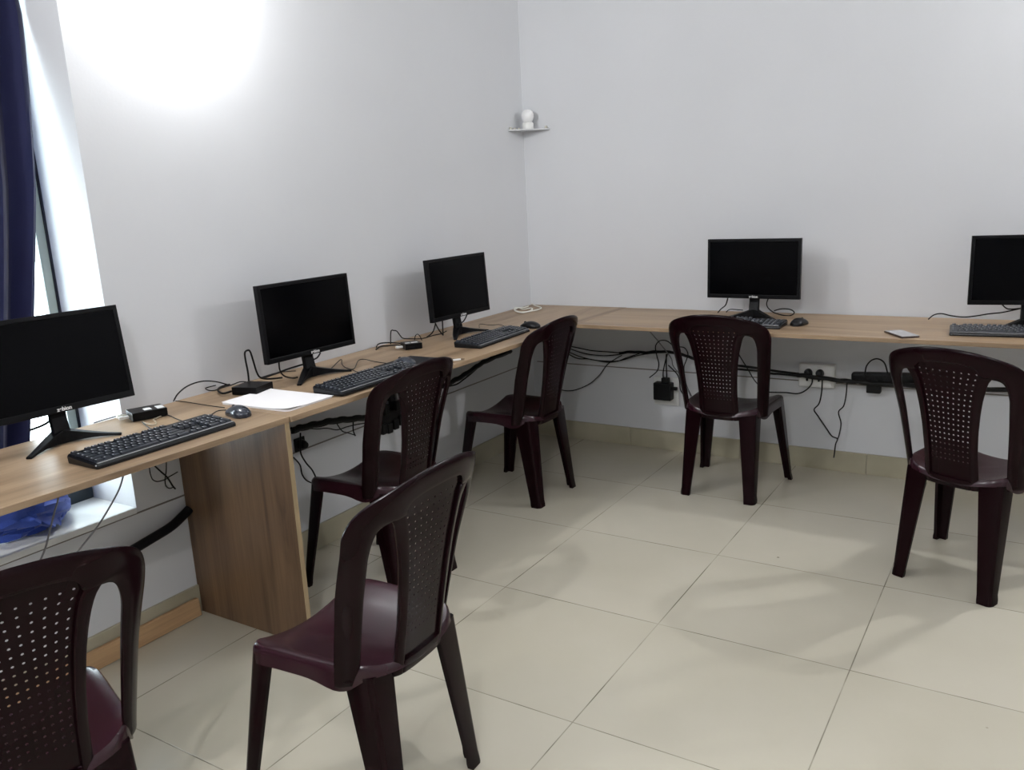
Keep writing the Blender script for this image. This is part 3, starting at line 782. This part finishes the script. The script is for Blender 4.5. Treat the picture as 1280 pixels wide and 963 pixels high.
# ------------------------------------------------------------------ cables
CABLES = [
  ('cable', 'thin grey cable curling from the nearest monitor to the black box under the window edge', [(0.05, -2.721, 0.778), (0.044, -2.677, 0.778), (0.043, -2.64, 0.778), (0.043, -2.602, 0.778), (0.07, -2.603, 0.778)], 0.0022, 'grey', None),
  ('cable', 'dark cable behind the neck of the nearest monitor in front of the window', [(0.13, -2.954, 0.826), (0.13, -2.919, 0.83), (0.13, -2.895, 0.838), (0.13, -2.885, 0.85)], 0.0036, 'dark', None),
  ('cable', 'thin wire looped in front of the white-stickered black box by the window', [(0.175, -2.566, 0.776), (0.188, -2.6, 0.776), (0.197, -2.615, 0.776), (0.234, -2.633, 0.776), (0.256, -2.651, 0.776), (0.246, -2.659, 0.776), (0.207, -2.653, 0.776), (0.177, -2.642, 0.776)], 0.0018, 'tan', None),
  ('cable', 'thin wire from the white-stickered black box back to the nearest keyboard', [(0.181, -2.645, 0.776), (0.234, -2.669, 0.776), (0.318, -2.7, 0.776)], 0.0018, 'black', None),
  ('cable', 'thin wire running right from the white-stickered black box to the keyboard', [(0.181, -2.559, 0.776), (0.208, -2.563, 0.776), (0.254, -2.578, 0.776), (0.319, -2.594, 0.776)], 0.0018, 'black', None),
  ('cable', 'thin cord of the shiny grey mouse beside the nearest keyboard', [(0.348, -2.546, 0.778), (0.33, -2.502, 0.778), (0.312, -2.464, 0.778), (0.33, -2.446, 0.778)], 0.0018, 'black', None),
  ('cable', 'cable arching up the left wall left of the paper and box', [(0.075, -2.452, 0.785), (0.075, -2.431, 0.806), (0.075, -2.389, 0.824), (0.074, -2.331, 0.827), (0.073, -2.273, 0.813), (0.073, -2.216, 0.787)], 0.0025, 'black', None),
  ('cable', 'thin wire lying on the wood left of the white paper', [(0.041, -2.421, 0.776), (0.097, -2.417, 0.776), (0.21, -2.422, 0.776), (0.291, -2.421, 0.776)], 0.0016, 'black', None),
  ('cable', 'thick black cable looping out left from the box behind the white paper', [(0.041, -2.191, 0.782), (0.041, -2.229, 0.782), (0.076, -2.272, 0.782), (0.134, -2.298, 0.782), (0.137, -2.265, 0.782)], 0.004, 'black', None),
  ('cable', 'thin black loop left of the box behind the white paper', [(0.039, -2.25, 0.792), (0.04, -2.293, 0.792), (0.083, -2.314, 0.792), (0.104, -2.306, 0.792), (0.096, -2.269, 0.792), (0.091, -2.222, 0.792), (0.079, -2.176, 0.792), (0.102, -2.168, 0.792)], 0.002, 'black', None),
  ('cable', 'tall black cable arch standing over the box behind the white paper', [(0.132, -2.18, 0.796), (0.132, -2.179, 0.833), (0.132, -2.183, 0.878), (0.132, -2.182, 0.903), (0.132, -2.169, 0.909), (0.132, -2.158, 0.902), (0.132, -2.149, 0.864), (0.132, -2.139, 0.821), (0.132, -2.124, 0.8), (0.131, -2.083, 0.787), (0.131, -2.025, 0.779)], 0.0035, 'black', None),
  ('cable', 'black cable hanging below the left side of the second monitor', [(0.171, -2.067, 0.85), (0.171, -2.067, 0.82), (0.171, -2.051, 0.795), (0.171, -2.014, 0.778), (0.17, -1.985, 0.775)], 0.003, 'black', None),
  ('cable', 'black cable sloping from the box up to the second monitor neck', [(0.142, -2.128, 0.8), (0.141, -2.061, 0.803), (0.141, -2.0, 0.808), (0.14, -1.923, 0.81)], 0.0035, 'black', None),
  ('cable', 'thin dark cable lying behind the second monitor stand', [(0.044, -2.054, 0.778), (0.037, -1.998, 0.778), (0.04, -1.951, 0.778), (0.083, -1.91, 0.778)], 0.002, 'black', None),
  ('cable', 'short black cable curving right of the second monitor neck', [(0.149, -1.836, 0.839), (0.149, -1.857, 0.823), (0.15, -1.895, 0.819)], 0.003, 'black', None),
  ('cable', 'thin mouse cord peaking right of the second monitor stand', [(0.191, -1.825, 0.78), (0.104, -1.682, 0.78), (0.174, -1.751, 0.78), (0.247, -1.806, 0.78), (0.292, -1.81, 0.78), (0.196, -1.682, 0.78), (0.197, -1.647, 0.78), (0.27, -1.67, 0.78), (0.343, -1.683, 0.78)], 0.0018, 'black', None),
  ('cable', 'thin keyboard cord right of the second monitor foot', [(0.24, -1.798, 0.778), (0.3, -1.824, 0.778), (0.382, -1.87, 0.778)], 0.0018, 'black', None),
  ('cable', 'thin black cable rising in a square hook over the third box', [(0.175, -1.452, 0.806), (0.175, -1.443, 0.859), (0.175, -1.423, 0.86), (0.174, -1.403, 0.853), (0.174, -1.386, 0.834), (0.174, -1.367, 0.817), (0.174, -1.322, 0.807), (0.173, -1.275, 0.798), (0.173, -1.221, 0.792), (0.172, -1.154, 0.793), (0.171, -1.091, 0.791), (0.171, -1.049, 0.796)], 0.0025, 'black', None),
  ('cable', 'black cable entering the left side of the third box, upper of two', [(0.082, -1.439, 0.786), (0.05, -1.394, 0.786), (0.037, -1.36, 0.786), (0.048, -1.342, 0.786), (0.073, -1.331, 0.786), (0.13, -1.333, 0.786)], 0.003, 'black', None),
  ('cable', 'black cable entering the left side of the third box, lower of two', [(0.087, -1.448, 0.778), (0.06, -1.387, 0.778), (0.078, -1.363, 0.778), (0.103, -1.337, 0.778), (0.137, -1.342, 0.778)], 0.003, 'black', None),
  ('cable', 'small cable loop sticking up behind the third box', [(0.183, -1.301, 0.798), (0.183, -1.291, 0.817), (0.183, -1.274, 0.819), (0.183, -1.26, 0.806), (0.183, -1.25, 0.788)], 0.002, 'black', None),
  ('cable', 'black cable dropping below the left corner of the third monitor, left of two', [(0.192, -1.154, 0.85), (0.192, -1.171, 0.822), (0.192, -1.19, 0.808), (0.193, -1.224, 0.799)], 0.003, 'black', None),
  ('cable', 'black cable slanting below the left corner of the third monitor, right of two', [(0.212, -1.183, 0.856), (0.212, -1.159, 0.821), (0.212, -1.131, 0.792)], 0.003, 'black', None),
  ('cable', 'straight black cable dropping from the bottom of the third monitor', [(0.232, -1.155, 0.864), (0.232, -1.156, 0.835), (0.232, -1.157, 0.797)], 0.003, 'black', None),
  ('cable', 'short black cable curving right of the third monitor neck', [(0.21, -0.933, 0.856), (0.21, -0.949, 0.84), (0.21, -0.968, 0.829), (0.21, -1.006, 0.821)], 0.003, 'black', None),
  ('cable', 'thin mouse cord bending behind the third keyboard', [(0.204, -0.829, 0.778), (0.15, -0.75, 0.778), (0.154, -0.732, 0.778), (0.212, -0.746, 0.778), (0.251, -0.724, 0.778), (0.316, -0.765, 0.778), (0.398, -0.8, 0.778)], 0.0016, 'black', None),
  ('cable', 'white cable coiled on the wood in the room corner', [(0.017, -0.018, 0.778), (0.075, -0.078, 0.778), (0.157, -0.152, 0.778), (0.178, -0.221, 0.778), (0.167, -0.274, 0.778), (0.161, -0.295, 0.778), (0.146, -0.341, 0.778), (0.082, -0.299, 0.778), (0.02, -0.213, 0.778), (0.019, -0.174, 0.778), (0.085, -0.226, 0.778), (0.105, -0.178, 0.778), (0.144, -0.228, 0.778), (0.157, -0.305, 0.778), (0.121, -0.324, 0.778), (0.054, -0.262, 0.778), (0.028, -0.188, 0.778), (0.053, -0.165, 0.778), (0.052, -0.114, 0.778)], 0.0035, 'white', None),
  ('cable', 'grey cable hanging below the near worktop across the blue cloth', [(0.13, -2.905, 0.624), (0.13, -2.914, 0.599), (0.13, -2.93, 0.568), (0.13, -2.956, 0.51), (0.131, -2.974, 0.474), (0.131, -3.008, 0.426), (0.131, -3.033, 0.382)], 0.003, 'grey', None),
  ('cable', 'grey cable hanging below the near worktop across the bare sill', [(0.128, -2.698, 0.619), (0.128, -2.71, 0.593), (0.128, -2.727, 0.566), (0.129, -2.768, 0.522), (0.129, -2.807, 0.485), (0.129, -2.859, 0.446), (0.13, -2.908, 0.415), (0.131, -2.975, 0.381)], 0.003, 'grey', None),
  ('cable', 'thin dark cable looping on the wall left of the wooden side panel', [(0.056, -2.563, 0.595), (0.056, -2.563, 0.581), (0.056, -2.563, 0.564), (0.056, -2.558, 0.542), (0.056, -2.544, 0.53), (0.056, -2.527, 0.527), (0.056, -2.511, 0.527), (0.056, -2.497, 0.531), (0.056, -2.48, 0.534), (0.055, -2.461, 0.537)], 0.002, 'black', None),
  ('cable', 'dark cable with a free end pointing down beside the wooden side panel', [(0.061, -2.549, 0.589), (0.061, -2.525, 0.557), (0.061, -2.512, 0.541), (0.061, -2.502, 0.523), (0.061, -2.492, 0.499), (0.061, -2.483, 0.484)], 0.0028, 'black', None),
  ('cable', 'thin dark cable bent into a small hook beside the wooden side panel', [(0.059, -2.5, 0.588), (0.059, -2.506, 0.555), (0.059, -2.514, 0.531), (0.059, -2.516, 0.511), (0.059, -2.511, 0.499), (0.059, -2.501, 0.492), (0.059, -2.489, 0.492)], 0.002, 'black', None),
  ('cable_bundle', 'thick bundle of black cables under the worktop right of the wooden side panel', [(0.08, -1.957, 0.552), (0.08, -1.907, 0.55), (0.079, -1.826, 0.542), (0.078, -1.741, 0.533), (0.077, -1.653, 0.517), (0.076, -1.562, 0.5), (0.075, -1.459, 0.487)], 0.012, 'black', None),
  ('cable', 'thin black cable sagging below the thick bundle by the wooden panel', [(0.069, -1.872, 0.536), (0.069, -1.819, 0.519), (0.068, -1.763, 0.507), (0.068, -1.707, 0.485), (0.067, -1.647, 0.482), (0.066, -1.579, 0.475), (0.065, -1.49, 0.461)], 0.0025, 'black', None),
  ('cable', 'thin black cable slanting down below the thick bundle by the wooden panel', [(0.073, -1.714, 0.52), (0.072, -1.684, 0.475), (0.072, -1.65, 0.457), (0.072, -1.606, 0.434)], 0.0025, 'black', None),
  ('cable', 'short black cable hanging straight below the thick bundle by the wooden panel', [(0.069, -1.607, 0.507), (0.069, -1.614, 0.46), (0.069, -1.605, 0.431)], 0.003, 'black', None),
  ('cable', 'black cord from the wall plug down behind the second chair', [(0.049, -1.89, 0.52), (0.05, -1.897, 0.476), (0.05, -1.9, 0.436), (0.049, -1.878, 0.392), (0.049, -1.85, 0.353), (0.049, -1.833, 0.314)], 0.0035, 'black', None),
  ('cable', 'thin black cord bowing out beside the edge of the wooden side panel', [(0.055, -1.945, 0.435), (0.055, -1.916, 0.395), (0.055, -1.911, 0.356), (0.054, -1.893, 0.325), (0.054, -1.865, 0.303), (0.054, -1.836, 0.287)], 0.003, 'black', None),
  ('cable_bundle', 'thick black cable bundle rising under the worktop between second and third chairs', [(0.07, -0.971, 0.51), (0.07, -0.934, 0.512), (0.069, -0.857, 0.518), (0.068, -0.777, 0.528), (0.067, -0.673, 0.546), (0.066, -0.602, 0.556), (0.065, -0.47, 0.562), (0.064, -0.341, 0.563)], 0.011, 'black', None),
  ('cable', 'thinner black cable under the bundle between second and third chairs', [(0.06, -0.959, 0.495), (0.059, -0.922, 0.494), (0.059, -0.846, 0.489), (0.058, -0.779, 0.501), (0.057, -0.717, 0.515), (0.057, -0.645, 0.536)], 0.004, 'black', None),
  ('cable', 'topmost black cable on the back wall left of the adapter', [(0.097, -0.03, 0.565), (0.219, -0.03, 0.553), (0.306, -0.03, 0.54), (0.407, -0.03, 0.528), (0.507, -0.03, 0.527), (0.582, -0.03, 0.526), (0.685, -0.03, 0.537)], 0.0032, 'black', 'black cables strung along the back wall under the worktop'),
  ('cable', 'second black cable from the top on the back wall left of the adapter', [(0.1, -0.036, 0.553), (0.222, -0.036, 0.542), (0.348, -0.036, 0.512), (0.463, -0.036, 0.505), (0.539, -0.036, 0.513), (0.584, -0.036, 0.522), (0.644, -0.036, 0.537), (0.687, -0.036, 0.537)], 0.0032, 'black', 'black cables strung along the back wall under the worktop'),
  ('cable', 'third black cable from the top on the back wall left of the adapter', [(0.101, -0.04, 0.534), (0.223, -0.04, 0.523), (0.326, -0.04, 0.493), (0.419, -0.04, 0.478), (0.525, -0.04, 0.478), (0.585, -0.04, 0.488), (0.66, -0.04, 0.514), (0.732, -0.04, 0.532), (0.803, -0.04, 0.543)], 0.0032, 'black', 'black cables strung along the back wall under the worktop'),
  ('cable', 'lowest black cable of the strand on the back wall left of the adapter', [(0.097, -0.033, 0.522), (0.219, -0.033, 0.511), (0.306, -0.033, 0.48), (0.384, -0.033, 0.48), (0.484, -0.033, 0.47), (0.552, -0.033, 0.478), (0.612, -0.033, 0.503), (0.686, -0.033, 0.529)], 0.0032, 'black', 'black cables strung along the back wall under the worktop'),
  ('cable_bundle', 'black cable bundle running along the back wall behind the chair at the back', [(0.567, -0.03, 0.524), (0.641, -0.03, 0.535), (0.714, -0.03, 0.536), (0.785, -0.03, 0.545), (0.869, -0.03, 0.546), (0.938, -0.03, 0.535), (0.992, -0.03, 0.519), (1.099, -0.03, 0.509)], 0.0065, 'black', None),
  ('cable', 'single black cable swooping down to the third chair on the back wall', [(0.581, -0.03, 0.513), (0.497, -0.03, 0.46), (0.442, -0.03, 0.392), (0.378, -0.03, 0.337), (0.297, -0.03, 0.298), (0.232, -0.03, 0.285), (0.159, -0.03, 0.294), (0.102, -0.03, 0.315)], 0.003, 'black', None),
  ('cable', 'thin grey cable hanging from the back worktop above the black adapter', [(0.754, -0.045, 0.652), (0.799, -0.045, 0.604), (0.868, -0.045, 0.521), (0.882, -0.045, 0.475), (0.93, -0.045, 0.418), (0.977, -0.045, 0.321)], 0.003, 'grey', None),
  ('cable', 'black cable arching over the bundle above the black adapter', [(0.749, -0.05, 0.405), (0.792, -0.05, 0.443), (0.803, -0.05, 0.484), (0.793, -0.05, 0.524), (0.785, -0.05, 0.57), (0.794, -0.05, 0.594), (0.815, -0.05, 0.61), (0.85, -0.05, 0.609), (0.881, -0.05, 0.586), (0.898, -0.05, 0.55)], 0.003, 'black', None),
  ('cable', 'straight black cord dropping into the black adapter, left of two', [(0.849, -0.04, 0.539), (0.834, -0.04, 0.491), (0.823, -0.04, 0.436), (0.824, -0.04, 0.394)], 0.003, 'black', None),
  ('cable', 'straight black cord dropping into the black adapter, right of two', [(0.844, -0.045, 0.539), (0.843, -0.045, 0.486), (0.845, -0.045, 0.405)], 0.0035, 'black', None),
  ('cable', 'black cord curving right from the bundle past the black adapter', [(0.85, -0.035, 0.477), (0.898, -0.035, 0.433), (0.912, -0.035, 0.394), (0.918, -0.035, 0.347), (0.943, -0.035, 0.312)], 0.003, 'black', None),
  ('cable', 'black cord looping behind the left slot of the chair at the back', [(0.908, -0.04, 0.579), (0.942, -0.04, 0.576), (0.961, -0.04, 0.545), (0.952, -0.04, 0.512), (0.94, -0.04, 0.478), (0.941, -0.04, 0.438), (0.952, -0.04, 0.378), (0.979, -0.04, 0.32)], 0.003, 'black', None),
  ('cable', 'black cord slanting behind the right slot of the chair at the back', [(1.213, -0.05, 0.59), (1.237, -0.05, 0.55), (1.281, -0.05, 0.482), (1.312, -0.05, 0.433), (1.345, -0.05, 0.402), (1.372, -0.05, 0.394)], 0.0028, 'black', None),
  ('cable', 'upper of two thick black cables left of the white wall socket', [(1.117, -0.04, 0.51), (1.214, -0.04, 0.501), (1.338, -0.04, 0.494), (1.393, -0.04, 0.488), (1.464, -0.04, 0.483), (1.529, -0.04, 0.48), (1.59, -0.04, 0.479)], 0.006, 'black', 'black cables strung along the back wall under the worktop'),
  ('cable', 'lower of two thick black cables left of the white wall socket', [(1.116, -0.035, 0.485), (1.212, -0.035, 0.481), (1.336, -0.035, 0.478), (1.392, -0.035, 0.47), (1.431, -0.035, 0.471), (1.528, -0.035, 0.468), (1.589, -0.035, 0.468)], 0.005, 'black', 'black cables strung along the back wall under the worktop'),
  ('cable_bundle', 'black cable run crossing the white socket and passing under the extension board', [(1.526, -0.09, 0.486), (1.584, -0.09, 0.482), (1.704, -0.09, 0.474), (1.77, -0.09, 0.472), (1.825, -0.09, 0.472), (1.9, -0.09, 0.47), (2.046, -0.09, 0.474), (2.156, -0.09, 0.476), (2.301, -0.09, 0.48), (2.485, -0.09, 0.487)], 0.009, 'dark', None),
  ('cable', 'black cord curving left from the left plug of the white wall socket', [(1.588, -0.06, 0.491), (1.591, -0.06, 0.445), (1.567, -0.06, 0.409), (1.527, -0.06, 0.386), (1.473, -0.06, 0.386), (1.419, -0.06, 0.383), (1.357, -0.06, 0.379)], 0.0035, 'black', None),
  ('cable', 'black cord from the right socket plug down to a free end on the baseboard', [(1.637, -0.055, 0.494), (1.636, -0.055, 0.408), (1.626, -0.055, 0.345), (1.604, -0.055, 0.312), (1.622, -0.055, 0.282), (1.659, -0.055, 0.23), (1.689, -0.055, 0.189), (1.715, -0.055, 0.177), (1.708, -0.055, 0.148), (1.704, -0.055, 0.097), (1.702, -0.055, 0.081)], 0.0035, 'black', None),
  ('cable', 'wavy black cord hanging left of the extension board on the back wall', [(1.753, -0.06, 0.476), (1.75, -0.06, 0.455), (1.748, -0.06, 0.4), (1.739, -0.06, 0.344), (1.717, -0.06, 0.312), (1.73, -0.06, 0.258), (1.724, -0.06, 0.201), (1.717, -0.06, 0.176)], 0.0032, 'black', None),
  ('cable', 'black cord arch standing above the extension board', [(1.831, -0.085, 0.493), (1.832, -0.085, 0.52), (1.837, -0.085, 0.55), (1.857, -0.085, 0.577), (1.884, -0.085, 0.585), (1.911, -0.085, 0.569), (1.926, -0.085, 0.526), (1.929, -0.085, 0.5)], 0.0035, 'black', None),
  ('cable', 'short black cable falling left of the fourth monitor stand on the back worktop', [(1.189, -0.1, 0.848), (1.178, -0.1, 0.814), (1.156, -0.1, 0.795), (1.139, -0.1, 0.775)], 0.003, 'black', None),
  ('cable', 'black cable loop right of the fourth monitor neck on the back worktop', [(1.388, -0.11, 0.851), (1.382, -0.11, 0.827), (1.391, -0.11, 0.806), (1.418, -0.11, 0.786), (1.46, -0.11, 0.775), (1.495, -0.11, 0.775), (1.512, -0.11, 0.789), (1.494, -0.11, 0.803), (1.453, -0.11, 0.805), (1.418, -0.11, 0.795)], 0.003, 'black', None),
  ('cable', 'thin black cable behind the left foot of the fourth monitor stand', [(1.191, -0.13, 0.783), (1.212, -0.13, 0.798), (1.274, -0.13, 0.796)], 0.0025, 'black', None),
  ('cable', 'long wavy black cable trailing left behind the rightmost keyboard', [(2.083, -0.11, 0.778), (2.104, -0.11, 0.798), (2.133, -0.11, 0.805), (2.172, -0.11, 0.797), (2.22, -0.11, 0.793), (2.267, -0.11, 0.8), (2.312, -0.11, 0.81), (2.357, -0.11, 0.817), (2.401, -0.11, 0.829), (2.445, -0.11, 0.843)], 0.003, 'black', None),
  ('cable', 'short black cable sagging below the rightmost monitor', [(2.358, -0.12, 0.852), (2.374, -0.12, 0.837), (2.393, -0.12, 0.834), (2.445, -0.12, 0.841)], 0.003, 'black', None),
]

for name, label, pts, r, mat, grp in CABLES:
    b = MB(); b.tube(spline(pts, 6), r, 8 if r > .004 else 6)
    if name == 'cable_bundle':      # a few strands twist round the core
        for q in range(3):
            pp = []
            sp_ = spline(pts, 6)
            for i, p in enumerate(sp_):
                a = q*2.1 + i*.35
                pp.append((p[0]+(r*.8*math.cos(a) if mat != 'dark' else 0)*.3, p[1]+r*.7*math.cos(a), p[2]+r*.9*math.sin(a)))
            b.tube(pp, r*.45, 6)
    o = b.build(name, M[mat], None, angle=80)
    tag(o, label, 'cable', grp)

# ------------------------------------------------------------------ light
def lamp(name, loc, power, radius=.022, col=(.985, .99, 1)):
    l = bpy.data.lights.new(name, 'POINT'); l.energy = power; l.shadow_soft_size = radius; l.color = col
    o = bpy.data.objects.new(name, l); o.location = loc; link(o); return o
lamp('bulb_on_left_wall', (.110, -2.24, 2.17), 25)
lamp('bulb_on_back_wall', (3.2, -.12, 2.27), 46)
lamp('bulb_on_rear_left', (.14, -4.6, 2.30), 42)
lamp('bulb_on_rear_wall', (2.45, -4.70, 2.55), 44)
w = bpy.data.worlds.new('World'); S.world = w; w.use_nodes = True
bg = w.node_tree.nodes['Background']; bg.inputs[0].default_value = (.80, .94, 1, 1); bg.inputs[1].default_value = 8.0
w.cycles.sampling_method = 'NONE'
pa = bpy.data.lights.new('window_daylight', 'AREA'); pa.shape = 'RECTANGLE'; pa.size = 1.86; pa.size_y = 1.28; pa.energy = 42; pa.color = (.80, .94, 1)
po = bpy.data.objects.new('window_daylight', pa); po.location = (-.30, -3.28, 1.46); po.rotation_euler = (0, -PI/2, 0); link(po)

# ------------------------------------------------------------------ camera
yaw, pitch, roll = -.5715, -.2249, -.0509
f = Vector((math.sin(yaw)*math.cos(pitch), math.cos(yaw)*math.cos(pitch), math.sin(pitch)))
r = Vector((math.cos(yaw), -math.sin(yaw), 0)); u = r.cross(f)
c_, s_ = math.cos(roll), math.sin(roll)
r2 = r*c_ + u*s_; u2 = u*c_ - r*s_
cam = bpy.data.cameras.new('camera'); cam.sensor_fit = 'HORIZONTAL'; cam.sensor_width = 36; cam.lens = 1055.32/1280*36; cam.clip_start = .05
co = bpy.data.objects.new('camera', cam); link(co)
co.matrix_world = Matrix(((r2.x, u2.x, -f.x, 2.5103), (r2.y, u2.y, -f.y, -4.1497), (r2.z, u2.z, -f.z, 1.4098), (0, 0, 0, 1)))
S.camera = co
S.view_settings.view_transform = 'Standard'; S.view_settings.look = 'None'; S.view_settings.exposure = 0.20; S.view_settings.gamma = 1.0
S.view_settings.use_curve_mapping = False
S.cycles.use_denoising = True; S.cycles.use_adaptive_sampling = False; S.cycles.use_light_tree = True
S.cycles.max_bounces = 8; S.cycles.diffuse_bounces = 5
S.cycles.sample_clamp_indirect = 6.0
